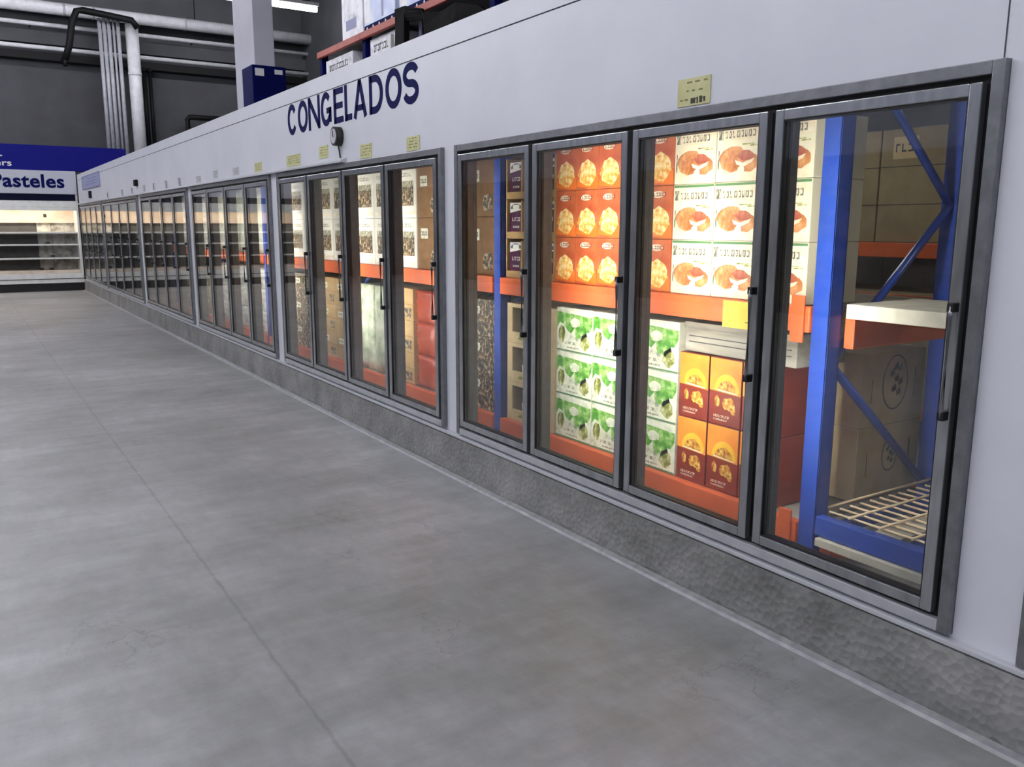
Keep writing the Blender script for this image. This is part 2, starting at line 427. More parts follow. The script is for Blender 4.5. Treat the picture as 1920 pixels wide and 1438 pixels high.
def letter(ch, w_, h_, t):
    c = t / 2; rx, ry = (w_ - t) / 2, (h_ - t) / 2; cx, cy = w_ / 2, h_ / 2
    if ch == 'C': return [(arc(cx, cy, rx, ry, 34, 326), t, False)]
    if ch == 'O': return [(arc(cx, cy, rx, ry, 0, 345, 23), t, True)]
    if ch == 'G': return [(arc(cx, cy, rx, ry, 42, 325) + [(w_ - c, h_ * .22)], t, False), ([(w_ - c, h_ * .10), (w_ - c, h_ * .50)], t, False), ([(w_ * .55, h_ * .45), (w_, h_ * .45)], t * .9, False)]
    if ch == 'N': return [([(c, 0), (c, h_)], t, False), ([(w_ - c, 0), (w_ - c, h_)], t, False), ([(c, h_ - c * .6), (w_ - c, c * .6)], t, False)]
    if ch == 'E': return [([(c, 0), (c, h_)], t, False)] + [([(c, z), (w_ * (.94 if z == cy else 1), z)], t * .92, False) for z in (c, cy, h_ - c)]
    if ch == 'L': return [([(c, 0), (c, h_)], t, False), ([(c, c), (w_, c)], t * .92, False)]
    if ch == 'A': return [([(c * .8, 0), (cx, h_)], t, False), ([(w_ - c * .8, 0), (cx, h_)], t, False), ([(w_ * .22, h_ * .27), (w_ * .78, h_ * .27)], t * .85, False)]
    if ch == 'D': return [([(c, 0), (c, h_)], t, False), ([(c, c)] + arc(w_ * .42, cy, w_ * .58 - c, ry, -90, 90) + [(c, h_ - c)], t, False)]
    if ch == 'S':
        r = ry / 2
        return [(arc(cx, h_ - c - r, rx, r, 15, 270, 18) + arc(cx, c + r, rx, r, 90, -165, 18)[1:], t, False)]
lett = thing('wall_lettering', 'navy block lettering high on the white freezer wall', 'lettering', (D, 6.66, 2.464))
ZL0, ZL1 = 2.464, 2.738
for ch, ya, yb in zip('CONGELADOS', (8.010, 7.729, 7.457, 7.151, 6.860, 6.625, 6.444, 6.142, 5.853, 5.564), (7.775, 7.478, 7.176, 6.915, 6.657, 6.481, 6.197, 5.899, 5.589, 5.328)):
    lt = MB()
    for path, t, cl in letter(ch, ya - yb, ZL1 - ZL0, .051):
        stroke(lt, [(ya - u, ZL0 + v) for u, v in path], t, 'navy', D - .003, D - .0002, cl)
    o = lt.build('letter', lett); o.location = (-D, -6.66, -2.464)

def card(y1, y0, z0, z1, label, m='note', group='price cards above the freezer doors', lines=4):
    b = MB()
    hw = (y1 - y0) / 2
    b.box(0, .004, -hw, hw, 0, z1 - z0, m)
    rnd = random.Random(int(y1 * 100))
    for q in range(lines):
        v = (z1 - z0) * (.2 + .62 * q / max(1, lines - 1)); u = -hw + .015 + rnd.random() * hw * .5
        while u < hw - .03:
            l = rnd.uniform(.01, .035); l = min(l, hw - .012 - u)
            b.prect(u, u + l, v, v + .007, 1, 'notei'); u += l + rnd.uniform(.008, .03)
    o = b.build('price_card', None, (D - .0045, (y0 + y1) / 2, z0))
    return tag(o, label, 'price card', group)
c = card(2.847, 2.655, 2.157, 2.27, 'largest yellow price card, above the two nearest glass doors', lines=3)
c2 = MB().prect(-.015, .012, .008, .030, 2, 'ink').prect(.02, .028, .006, .032, 2, 'ink').prect(.036, .052, .008, .034, 2, 'ink').prect(.06, .07, .01, .03, 2, 'ink').build('handwriting', c)
for y1, y0, z0, z1, lab in [
    (5.522, 5.326, 2.157, 2.252, 'yellow price card above the first door left of the wall post'),
    (6.338, 6.122, 2.157, 2.262, 'yellow price card just right of and below the round gauge'),
    (7.225, 7.020, 2.212, 2.315, 'yellow price card just left of and below the round gauge'),
    (8.090, 7.713, 2.193, 2.292, 'widest yellow price card, below the first letter C'),
    (9.120, 8.880, 2.195, 2.286, 'pale yellow price card first left of the wide card'),
    (9.965, 9.720, 2.195, 2.283, 'pale yellow price card second left of the wide card'),
    (10.84, 10.63, 2.198, 2.297, 'pale grey price card third left of the wide card'),
    (11.73, 11.46, 2.189, 2.270, 'pale grey price card fourth left of the wide card')]:
    card(y1, y0, z0, z1, lab, 'note' if y1 < 9.9 else 'face')
ordn = ['first', 'second', 'third', 'fourth', 'fifth', 'sixth', 'seventh']
for q, y in enumerate([12.67, 13.56, 14.49, 15.3, 16.45, 17.5, 19.3]):
    b = MB().box(-.02, .0, -.06, .06, 0, .1, 'face').box(-.024, -.019, -.06, -.045, 0, .1, 'ink')
    tag(b.build('card_holder', None, (D - .001, y, 2.192)), ordn[q] + ' small grey card holder left of the pale price cards, counting from the camera', 'card holder', 'card holders over the far doors')

def gauge(y, z, r, label):
    t = thing('dial_gauge', label, 'gauge', (D, y, z))
    MB().cyl((-.001, 0, 0), (-.05, 0, 0), r, 'ink', 28).cyl((-.05, 0, 0), (-.058, 0, 0), r, 'black', 28).build('case', t)
    MB().cyl((-.0585, 0, 0), (-.062, 0, 0), r * .78, 'face', 28).build('dial', t)
    nd = MB(); nd.prism([(-.004, -.01), (.004, -.01), (.012, r * .62), (.004, r * .62)], 'x', -.066, -.0625, 'black')
    nd.build('needle', t)
    MB().tube([(-.02, 0, -r + .002), (-.012, 0, -r - .04), (-.008, -.004, -r - .095)], .006, 'black').build('cable', t)
gauge(6.742, 2.358, .075, 'round black rimmed dial gauge on the wall below the lettering')
for y, z0, z1, lab in [(15.97, 2.303, 2.408, 'small black box on the wall above the far door posts'), (21.85, 2.25, 2.41, 'small black box on the wall below the pale blue sign')]:
    b = MB().box(-.05, .001, -.09, .09, 0, z1 - z0, 'dark', .01).box(-.054, -.049, -.04, .04, .02, z1 - z0 - .02, 'black', .002)
    tag(b.build('sensor_box', None, (D, y, z0)), lab, 'sensor box')
b = MB().box(-.02, -.001, -1.45, 1.45, 0, .30, 'plate_sign', .004)
b.ring(-.024, -.018, -1.45, 1.45, 0, .30, .02, 'lilac')
for q in range(3): b.box(-.0215, -.0195, -1.1, .9 - q * .3, .08 + q * .06, .10 + q * .06, 'lilac')
tag(b.build('wall_sign', None, (D, 21.7, 2.47)), 'pale blue sign panel at the far end of the white wall', 'sign')

# ------------------------------------------------------------------ racking behind the doors
RX0, RX1 = 3.15, 4.15
POSTS = [2.38, 5.06, 7.74, 10.42, 13.10, 15.78, 18.46, 21.14, 23.82]
rack = thing('pallet_rack', 'long blue and orange pallet rack behind the glass doors', 'rack', (RX0, POSTS[0], 0))
def at_rack(o): return o
def upright(y):
    u = MB()
    for x in (RX0, RX1 - .08):
        # open channel section, open to +y side with a rounded nose
        u.box(x, x + .085, y - .045, y - .038, .012, 2.62, 'blue'); u.box(x, x + .008, y - .045, y + .045, .012, 2.62, 'blue', .002)
        u.box(x + .077, x + .085, y - .045, y + .045, .012, 2.62, 'blue', .002)
        u.box(x - .015, x + .10, y - .06, y + .06, 0, .012, 'blue')
    for z0, z1 in ((.35, 1.05), (1.05, 1.75), (1.75, 2.45)):
        a, b_ = (RX0 + .08, RX1 - .08) if round((z0 - .35) / .7) % 2 == 0 else (RX1 - .08, RX0 + .08)
        u.tube([(b_, y, z0), (a, y, z1)], .02, 'blue', 6)
    for z in (.22, 2.5): u.box(RX0 + .08, RX1 - .08, y - .02, y + .02, z, z + .05, 'blue')
    return u
for y in POSTS:
    p = upright(y); o = p.build('upright_frame'); o.parent = rack; o.location = (-RX0, -POSTS[0], 0)
def part(mb, name):
    o = mb.build(name, rack); o.location = (-RX0, -POSTS[0], 0); return o
for a, b_ in zip(POSTS, POSTS[1:]):
    for (z0, z1) in ((1.185, 1.300), (.205, .305)):
        part(MB().box(RX0 - .012, RX0 + .04, a + .05, b_ - .05, z0, z1, 'orange', .006), 'beam')
        part(MB().box(RX1 - .04, RX1 + .005, a + .05, b_ - .05, z0, z1, 'orange', .006), 'beam')
        part(MB().box(RX0 + .042, RX1 - .042, a + .05, b_ - .05, z1 - .03, z1 - .006, 'tray'), 'shelf_deck')
    for z in (1.16, .18):
        for yy, s in ((a, 1), (b_, -1)):
            pass
# the bay at the right end: blue beams, wire deck, white board shelf
part(MB().box(RX0 - .008, RX0 + .045, -.4, POSTS[0] - .05, .275, .365, 'blue', .006), 'beam')
part(MB().box(RX1 - .045, RX1 + .005, -.4, POSTS[0] - .05, .275, .365, 'orange', .006), 'beam')
part(MB().box(RX0 - .03, RX0 + .03, -.4, POSTS[0] - .07, .235, .272, 'slab', .003), 'kick_strip')
part(MB().prism([(RX0 + .01, .19), (RX0 + .28, .12), (RX0 + .32, .16), (RX0 + .32, .235), (RX0 + .01, .235)], 'y', POSTS[0] - .13, POSTS[0] - .07, 'orange'), 'foot_bracket')
part(MB().box(RX0 - .03, RX0 - .016, POSTS[0] + .07, POSTS[0] + .14, 1.14, 1.35, 'orange', .004), 'beam_end_plate')
part(MB().box(RX0 - .03, RX0 - .016, POSTS[0] + .07, POSTS[0] + .14, .17, .36, 'orange', .004), 'beam_end_plate')
part(MB().box(RX0 + .10, RX1 + .3, POSTS[0] - .10, POSTS[0] - .05, 1.12, 1.262, 'orange', .006), 'cross_beam')
part(MB().box(RX0 + .02, RX0 + .55, .0, POSTS[0] - .11, 1.262, 1.325, 'slab', .004), 'shelf_board')
wd = MB()
for q in range(12):
    x = RX0 + .08 + q * .075
    wd.tube([(x, .2, .372), (x, POSTS[0] - .06, .372)], .006, 'wire', 5)
for q in range(15):
    y = .25 + q * .15
    wd.tube([(RX0 + .05, y, .38), (RX1 - .05, y, .38)], .006, 'wire', 5)
for q in range(4):
    wd.box(RX0 + .05, RX1 - .05, .3 + q * .55, .42 + q * .55, .335, .362, 'tray')
part(wd, 'wire_deck')

Z1 = 1.300; Z0 = .305; FX = RX0 + .035       # shelf heights and the front of the goods

kinds = {}
def put(kind, x, y, z, label, cat, group=None, rot=0):
    """First use links the prototype itself, later uses are copies sharing its mesh."""
    name, me = kinds[kind]
    o = bpy.data.objects.new(name, me); COL.objects.link(o); o.location = (x, y, z)
    if rot: o.rotation_euler.z = rot
    return tag(o, label, cat, group)

def glyphs(b, u0, u1, v0, v1, m, seed, layer=2, gap=.25):
    rnd = random.Random(seed); u = u0; h = v1 - v0
    while u < u1 - h * .3:
        wv = rnd.uniform(.35, .7) * h; wv = min(wv, u1 - u)
        k = rnd.randrange(4)
        if k != 1: b.prect(u, u + wv * .3, v0, v1, layer, m)
        if k != 0: b.prect(u, u + wv, v1 - h * .22, v1, layer + 1, m)
        if k != 2: b.prect(u, u + wv, v0, v0 + h * .22, layer + 1, m)
        if k in (1, 3): b.prect(u + wv * .7, u + wv, v0, v1, layer, m)
        u += wv + h * gap

# cream box with breaded meat on the front
def k_cream():
    b = MB(); W, H, Dp = .288, .279, .36; h = W / 2
    b.box(.0, Dp, -h, h, 0, H, 'cream', .003)
    b.prect(-h + .004, h - .004, H - .016, H - .004, 1, 'green')
    b.prect(-h + .01, h - .01, H - .085, H - .018, 1, 'plate')
    glyphs(b, -h + .055, h - .03, H - .075, H - .042, 'inkg', 3)
    b.prect(-h + .012, -h + .04, H - .08, H - .03, 2, 'inkg')
    b.pell(.0, .068, .125, .04, 1, 'plate', 20)
    b.pell(-.035, .105, .085, .062, 2, 'roast', 18, .07, seed=4)
    b.pell(.055, .085, .07, .045, 3, 'roast', 16, .08, seed=5)
    b.pell(.045, .118, .048, .024, 4, 'meat', 14, .1, seed=6)
    b.pr([(-.02, .10), (.03, .085), (.10, .105), (.085, .085), (.03, .065), (-.01, .08)], 5, 'plate')
    b.pell(.02, .055, .022, .016, 6, 'plate', 10)
    b.prect(-h + .012, -h + .02, .06, .15, 2, 'inkg'); b.prect(.02, .11, .168, .174, 2, 'leafo'); b.prect(.07, .12, .160, .166, 2, 'leafo')
    b.prect(-h + .004, h - .004, .004, .018, 1, 'plate')
    return 'food_box', b.mesh('cream_box')
def k_orange():
    b = MB(); W, H, Dp = .208, .279, .36; h = W / 2
    b.box(.0, Dp, -h, h, 0, H, 'rust', .003)
    b.pr([(-h + .004, .02), (h - .004, .004), (h - .004, .075), (-.02, .085), (-h + .004, .055)], 1, 'oran')
    b.pell(.0, .075, .088, .085, 2, 'nugget', 20, .05, 0, PI, seed=9)
    b.pell(.0, .095, .08, .075, 3, 'nugget', 20, .09, seed=10)
    b.pell(-.01, .235, .05, .018, 1, 'plate', 14)
    glyphs(b, -.06, .06, .225, .245, 'maroon', 5)
    return 'food_box', b.mesh('orange_box')
def k_purple():
    b = MB(); W, H, Dp = .155, .225, .3; h = W / 2
    b.box(.0, Dp, -h, h, 0, H, 'purple', .003)
    b.pr([(-h + .002, H - .07), (h - .002, H - .05), (h - .002, H - .003), (-h + .002, H - .003)], 1, 'white')
    b.pell(0, H - .045, h * .9, .035, 2, 'bluecap', 14, .03, 0, PI)
    b.prect(-h * .5, h * .5, H - .045, H - .018, 3, 'vegw')
    glyphs(b, -h * .6, h * .6, .10, .125, 'white', 2)
    glyphs(b, -h * .5, h * .5, .055, .068, 'white', 8)
    b.prect(-h * .8, h * .8, .012, .03, 1, 'meat')
    return 'purple_carton', b.mesh('purple_carton')
def k_tray():
    b = MB(); h = .285
    b.box(0, .36, -h, h, 0, .016, 'kraft'); b.box(0, .012, -h, h, .016, .045, 'kraft')
    b.box(.34, .36, -h, h, .016, .262, 'kraft')
    for y in (-h + .006, h - .006): b.box(0, .34, y - .006, y + .006, .016, .262, 'kraft')
    for y in (-.095, .095): b.box(.0, .06, y - .008, y + .008, .016, .25, 'kraft')
    return 'kraft_tray', b.mesh('kraft_tray')
def k_crate():
    b = MB(); h = .285; H = .272
    b.box(0, .36, -h, h, 0, .014, 'beige'); b.box(.345, .36, -h, h, .014, H, 'beige')
    for y in (-h + .006, h - .006): b.box(0.02, .345, y - .006, y + .006, .014, H, 'beige')
    b.box(0, .02, -h, h, .014, .075, 'beige', .003); b.box(0, .02, -h, h, H - .028, H, 'beige', .003)
    for ya, yb in ((h - .065, h - .001), (.055, .085), (-.06, .0), (-.17, -.14), (-h + .001, -h + .05)): b.box(.001, .019, ya, yb, .075, H - .028, 'beige')
    b.pell(-.12, .04, .05, .012, 1, 'leafo', 12)
    return 'kraft_crate', b.mesh('kraft_crate')
def k_jar():
    b = MB(); b.cyl((0, 0, 0), (0, 0, .15), .046, 'jar', 16); b.cyl((0, 0, .151), (0, 0, .17), .04, 'jar', 16); b.cyl((0, 0, .17), (0, 0, .19), .044, 'white', 16)
    b.cyl((0, 0, .03), (0, 0, .10), .0475, 'vegw', 16)
    return 'jar', b.mesh('jar')
def k_veg():
    b = MB(); W, H, Dp = .366, .279, .36; h = W / 2
    b.box(0, Dp, -h, h, 0, H, 'vegw', .003)
    rnd = random.Random(3)
    top = [(-h + .003 + (W - .006) * t / 12, .155 + .03 * math.sin(t * 1.1) + rnd.uniform(-.015, .015)) for t in range(13)]
    b.pr(top + [(h - .003, H - .045), (-h + .003, H - .03)], 1, 'leaf')
    b.pell(.07, .14, .06, .055, 2, 'leaf', 14, .2, seed=3); b.pell(.11, .08, .05, .05, 2, 'leafo', 14, .25, seed=4)
    b.pell(-.13, .10, .035, .06, 2, 'leafo', 14, .25, seed=5)
    b.pell(.01, .19, .05, .03, 3, 'vegw', 12, .15, seed=7)
    glyphs(b, -.09, .03, .05, .066, 'inkg', 6, 2); glyphs(b, -.07, .05, .025, .034, 'inkg', 7, 2)
    b.prect(-h + .003, h - .003, .003, .012, 2, 'green')
    return 'vegetable_carton', b.mesh('vegetable_carton')
def k_arch():
    b = MB(); W, H, Dp = .212, .345, .34; h = W / 2
    b.box(0, Dp, -h, h, 0, H, 'maroon', .004)
    b.pr([(-h + .002, .175), (h - .002, .165), (h - .002, H - .004), (-h + .002, H - .004)], 1, 'amber')
    b.pell(.012, .178, .082, .088, 2, 'yellow', 22, 0, 0, PI)
    b.pell(.012, .180, .058, .055, 3, 'gold', 18, .05, 0, PI, seed=2)
    b.pr([(-.055, .178), (.085, .170), (.085, .176), (-.055, .186)], 4, 'plate')
    b.pell(.03, .115, .042, .034, 2, 'gold', 14, .18, seed=3); b.pell(-.05, .12, .018, .03, 2, 'gold', 12, .15, seed=4); b.pell(.06, .085, .018, .022, 3, 'gold', 10, .2, seed=8)
    glyphs(b, -.07, .04, .04, .052, 'plate', 4, 2); glyphs(b, -.07, .02, .024, .032, 'plate', 5, 2)
    return 'food_box', b.mesh('arch_box')
def k_window():
    b = MB(); W, H, Dp = .42, .41, .36; h = W / 2
    b.box(0, Dp, -h, h, 0, H, 'white', .004)
    b.prect(-h + .06, h - .05, .10, .30, 1, 'dots'); b.prect(-h + .06, h - .05, .25, .30, 2, 'inkg')
    glyphs(b, -h + .08, h - .08, .335, .365, 'inkg', 12); b.prect(-h + .03, h - .03, .03, .05, 1, 'plate')
    return 'printed_carton', b.mesh('printed_carton')
def k_carton(m, W, H, nm):
    b = MB(); h = W / 2
    b.box(0, .37, -h, h, 0, H, m, .005)
    b.prect(-h + .003, h - .003, H * .49, H * .51, 1, 'kraftd')
    b.prect(-h * .7, -h * .1, H * .60, H * .80, 1, 'vegw'); glyphs(b, -h * .65, -h * .2, H * .66, H * .74, 'ink', 3)
    b.prect(h * .15, h * .8, H * .1, H * .38, 1, 'dots')
    return nm, b.mesh(nm)
def k_wrap(m, W, H, nm):
    """Crumpled film-wrapped pack: a box with bulged, dented faces."""
    b = MB(); b.box(0, .37, -W / 2, W / 2, 0, H, m)
    bmesh.ops.subdivide_edges(b.bm, edges=b.bm.edges[:], cuts=7, use_grid_fill=True)
    rnd = random.Random(int(W * 1000 + H * 77))
    for v in b.bm.verts:
        u = abs(v.co.y) / (W / 2); t = abs(v.co.z - H / 2) / (H / 2)
        v.co.x += (.022 * max(u, t) ** 4 + rnd.uniform(-.006, .006)) * (1 if v.co.x < .1 else 0)
        if 0.001 < v.co.z < H - .001: v.co.y *= 1 - .02 * rnd.random()
    for f in b.bm.faces: f.smooth = True
    return nm, b.mesh(nm)
kinds.update(cream=k_cream(), orange=k_orange(), purple=k_purple(), tray=k_tray(), crate=k_crate(), jar=k_jar(), veg=k_veg(), arch=k_arch(), window=k_window(),
    brown=k_carton('kraftd', .40, .41, 'brown_carton'), kraft=k_carton('kraft', .40, .272, 'kraft_carton'), dark=k_carton('dots', .42, .272, 'dark_print_carton'),
    tall=k_wrap('pale', .37, .80, 'pale_green_pack'), wrap=k_wrap('wrap', .60, .40, 'wrapped_pack'), wrapl=k_wrap('wrap', .60, .27, 'wrapped_pack'), bag=k_wrap('redbag', .44, .27, 'red_bag'),
    tallw=k_wrap('vegw', .60, .80, 'tall_white_pack'))

ROW = ['bottom', 'middle', 'top']; G = .002
def grid(kind, ys, z, H, rows, text, cat, group, cols, rowname=None, x=FX):
    rn = rowname or (ROW if rows == 3 else (['lower', 'upper'] if rows == 2 else ['']))
    for r in range(rows):
        for y, cn in zip(ys, cols):
            put(kind, x, y, z + .001 + r * (H + G), (text + ', ' + rn[r] + ' row, ' + cn).replace(',  row', ''), cat, group)
cols3 = ['left column', 'middle column', 'right column']
# first rack bay, upper shelf, left to right: purple cartons, orange boxes, cream boxes
for r in range(3):
    z = Z1 + .001 + r * .264
    put('tray', FX, 4.715, z, f'{ROW[r]} kraft tray of purple cartons behind the left nearest door', 'tray', 'kraft trays of purple cartons')
    for y, cn in ((4.905, 'left'), (4.715, 'middle'), (4.525, 'right')):
        put('purple', FX + .02, y, z + .017, f'purple carton with white cap in {ROW[r]} kraft tray, {cn} place', 'carton', 'purple cartons in kraft trays')
grid('orange', [4.315, 4.105, 3.895, 3.685, 3.5 + .001 - .026], Z1, .279, 3, 'red and orange box with golden chunks', 'food box', 'orange boxes on the upper shelf',
     ['first column from left', 'second column', 'third column', 'fourth column', 'fifth column beside the cream boxes'])
grid('cream', [3.222, 2.931, 2.640], Z1, .279, 3, 'cream breaded meat box on the upper beam', 'food box', 'cream meat boxes on the upper shelf', cols3)
# first bay, lower shelf
for r in range(3):
    z = Z0 + .001 + r * .274
    put('crate', FX, 4.70, z, f'{ROW[r]} kraft crate with cut-out windows behind the left nearest door', 'crate', 'kraft crates of jars')
    for q, y in enumerate((4.86, 4.735, 4.60, 4.49)):
        put('jar', FX + .10, y, z + .015, f'dark jar with white lid in {ROW[r]} kraft crate, place {["one","two","three","four"][q]} from left', 'jar', 'jars in the kraft crates')
grid('veg', [4.21, 3.84, 3.47], Z0, .279, 3, 'white carton printed with green leaves, lower shelf', 'vegetable carton', 'vegetable cartons on the lower shelf', cols3)
grid('arch', [3.165, 2.945, 2.725], Z0, .345, 2, 'orange and maroon box with yellow arch, lower shelf', 'food box', 'arch boxes on the lower shelf',
     cols3)
tr = MB().box(0, .36, -.36, .36, 0, .155, 'tray', .006).box(-.006, .0, -.36, .36, .125, .155, 'tray', .002)
for q in (.05, .08): tr.box(-.003, .0, -.33, .33, q, q + .004, 'seam')
tag(tr.build('grey_tray', None, (FX + .01, 2.89, Z0 + .70)), 'grey metal tray resting on the orange and maroon boxes', 'tray')
kr = MB().box(0, .3, -.1, .1, 0, .04, 'kraftd', .003).box(0, .01, -.1, .1, .041, .055, 'kraft')
b = MB().box(-.006, 0, -.115, .115, 0, .13, 'noteb'); b.prect(.03, .08, .03, .036, 11, 'notei'); b.prect(.06, .09, .10, .105, 11, 'notei')
tag(b.build('shelf_card', None, (RX0 - .0125, 2.82, 1.165)), 'bright yellow card on the orange beam below the cream boxes', 'price card')
# cartons with an oval mark at the back of the first bay, seen past the blue post
def logo_carton(big):
    b = MB(); b.box(0, .52, 0, .5, 0, .37, 'beige', .005)
    def ring(u, v, a, bb, t, m):
        n = 28
        for q in range(n):
            t0, t1 = 2 * PI * q / n, 2 * PI * (q + 1) / n
            P_ = [(u + a * math.cos(t0), v + bb * math.sin(t0)), (u + a * math.cos(t1), v + bb * math.sin(t1)), (u + (a - t) * math.cos(t1), v + (bb - t) * math.sin(t1)), (u + (a - t) * math.cos(t0), v + (bb - t) * math.sin(t0))]
            b.prism(P_, 'y', -.0012, .0002, m)
    s = 1 if big else .62
    ring(.27, .21, .105 * s, .14 * s, .008, 'ink')
    for q, (u, v) in enumerate([(-.04, .03), (-.01, .06), (.02, .05), (.0, .0), (.03, -.02), (-.02, -.05), (.02, -.07)]):
        u, v = .27 + u * s, .21 + v * s
        b.prism([(u, v), (u + .03 * s, v + .012 * s), (u + .022 * s, v + .045 * s), (u - .008 * s, v + .02 * s)], 'y', -.0012, .0002, 'ink')
    b.prism([(.43, .12), (.436, .12), (.436, .28), (.43, .28)], 'y', -.0012, .0002, 'ink')
    b.prism([(.08, .12), (.086, .12), (.086, .24), (.08, .24)], 'y', -.0012, .0002, 'kraftd')
    return b.mesh('logo_carton')
for big, z, lab in ((False, Z0 + .001, 'beige carton with small oval mark, below the large marked carton'), (True, Z0 + .373, 'beige carton with a large dark oval mark behind the blue post')):
    o = bpy.data.objects.new('logo_carton', logo_carton(big)); COL.objects.link(o); o.location = (3.60, 2.46, z)
    tag(o, lab, 'carton', 'oval marked cartons')

# second bay
grid('brown', [5.34, 5.745, 6.15], Z1, .41, 2, 'brown carton on the second bay upper shelf', 'carton', 'brown cartons in the second bay', ['right column', 'middle column', 'left column'])
grid('window', [6.575, 7.0, 7.425], Z1, .41, 2, 'white carton with dark picture window, second bay upper shelf', 'printed carton', 'white window cartons in the second bay', ['right column', 'middle column', 'left column'])
grid('bag', [6.21], Z0, .27, 3, 'glossy red bag on the second bay lower shelf', 'bag', 'red bags in the second bay', ['between the printed cartons'])
grid('dark', [5.34, 5.77], Z0, .272, 3, 'dark printed carton on the second bay lower shelf', 'carton', 'dark printed cartons', ['right column', 'left column'])
grid('kraft', [6.66], Z0, .272, 3, 'kraft carton on the second bay lower shelf', 'carton', 'kraft cartons in the second bay', ['beside the red bags'])
grid('tall', [7.11, 7.49], Z0, .80, 1, 'pale green tall pack on the second bay lower shelf', 'pack', 'pale green packs', ['right one', 'left one'])
# third bay
grid('window', [8.02, 8.445, 8.87, 9.295, 9.72, 10.145], Z1, .41, 2, 'white carton with dark picture window, third bay upper shelf', 'printed carton', 'white window cartons in the third bay',
     ['first column from right', 'second column', 'third column', 'fourth column', 'fifth column', 'sixth column'])
grid('kraft', [8.02, 8.425, 8.83], Z0, .272, 3, 'kraft carton on the third bay lower shelf', 'carton', 'kraft cartons in the third bay', ['right column', 'middle column', 'left column'])
grid('dark', [9.27, 9.70, 10.13], Z0, .272, 3, 'dark printed carton on the third bay lower shelf', 'carton', 'dark printed cartons in the third bay', ['right column', 'middle column', 'left column'])
# fourth bay: pale wrapped goods
grid('tallw', [10.80, 11.42, 12.04, 12.66], Z1, .80, 1, 'tall white wrapped pack on the fourth bay upper shelf', 'wrapped pack', 'tall white packs', ['first from right', 'second from right', 'third from right', 'last on the left'])
grid('wrapl', [10.80, 11.42, 12.04, 12.66], Z0, .27, 3, 'crumpled white wrapped pack, fourth bay lower shelf', 'wrapped pack', 'white wrapped packs in the fourth bay', ['first column from right', 'second column', 'third column', 'fourth column'])
# further bays
for bay, y0 in (('fifth', 13.1), ('sixth', 15.78), ('seventh', 18.46)):
    ys = [y0 + .40 + .62 * q for q in range(4)]
    grid('wrap', ys, Z1, .40, 2, f'white wrapped pack on the {bay} bay upper shelf', 'wrapped pack', f'wrapped packs in the {bay} bay', ['first column from right', 'second column', 'third column', 'fourth column'])
    grid('dark', [y0 + .4 + .45 * q for q in range(5)], Z0, .272, 2, f'dark printed carton on the {bay} bay lower shelf', 'carton', f'dark cartons in the {bay} bay', ['first column from right', 'second column', 'third column', 'fourth column', 'fifth column'])

# second rack row at the back of the freezer, seen through the right door
r2 = thing('pallet_rack', 'orange beamed rack along the back wall, seen through the right door', 'rack', (6.0, 2.4, 0))
for y in (-.35, 2.4, 5.1):
    u = MB()
    for x in (0, .8): u.box(x, x + .08, y - .045, y + .045, .0, 2.62, 'blue', .004)
    u.tube([(.08, y, .4), (.8, y, 1.4)], .02, 'blue', 6).tube([(.8, y, 1.4), (.08, y, 2.4)], .02, 'blue', 6)
    o = u.build('upright_frame', r2); o.location = (0, -2.4, 0)
for a, b_ in ((-.3, 2.35), (2.45, 5.05)):
    for z in (1.42, .2):
        for x in (-.01, .79):
            o = MB().box(x, x + .05, a, b_, z, z + .11, 'orange', .005).build('beam', r2); o.location = (0, -2.4, 0)
        o = MB().box(.045, .785, a, b_, z + .08, z + .105, 'tray').build('shelf_deck', r2); o.location = (0, -2.4, 0)
def k_pallet():
    b = MB(); h = .41
    b.box(0, .7, -h, h, .0, .84, 'olive', .008)
    for z in (.28, .56): b.box(-.003, .703, -h - .003, h + .003, z, z + .006, 'seam')
    b.prect(-h + .1, -h + .3, .62, .78, 1, 'beige'); glyphs(b, -h + .12, -h + .28, .67, .73, 'ink', 5)
    return 'large_carton', b.mesh('large_carton')
kinds['big'] = k_pallet()
for q, y in enumerate((.5, 1.4, 2.87, 3.70, 4.53)):
    for z, t in ((1.532, 'upper'), (.312, 'lower')):
        put('big', 6.03, y, z, f'large brown carton on {t} back rack shelf, {ordn[q]} from the right', 'carton', 'large cartons on the back rack')

# ------------------------------------------------------------------ chilled case at the end of the aisle
CY = 24.35; CX0 = -3.2; CX1 = 2.69
case = thing('chilled_case', 'open white chilled case with empty shelves at the aisle end', 'chiller', (0, CY, 0))
def cp(mb, name, parent=None):
    o = mb.build(name, parent or case)
    if not parent: o.location = (0, -CY, 0)
    return o
cp(MB().box(CX0, CX1, CY + .08, 25.3, 0, .2, 'black'), 'toe_recess')
cp(MB().box(CX0, CX1, CY, 25.3, .2, .44, 'white', .012).box(CX0, CX1, CY - .012, CY, .30, .315, 'seam'), 'plinth')
cp(MB().box(CX0, CX1, CY + .02, 25.2, .441, .52, 'peach', .006), 'bottom_tray')
cp(MB().box(CX0, 1.78, 25.2, 25.3, .52, 1.70, 'backdark').box(1.78, CX1, 25.18, 25.3, .52, 1.70, 'mottle').box(2.1, 2.11, 25.175, 25.181, .52, 1.70, 'backdark').box(CX0, CX1, 25.1, 25.3, 1.70, 2.08, 'peach'), 'back_panel')
for z in (.80, 1.14, 1.44):
    s = cp(MB().box(CX0 + .06, CX1 - .06, 24.55, 25.16, z, z + .02, 'trimw', .003), 'shelf')
    o = MB().box(CX0 + .06, CX1 - .06, 24.52, 24.549, z - .005, z + .035, 'white', .003).build('price_rail', s)
for x in (CX0, CX1 - .05): cp(MB().box(x, x + .05, CY + .01, 25.3, .441, 2.40, 'white', .006), 'side_panel')
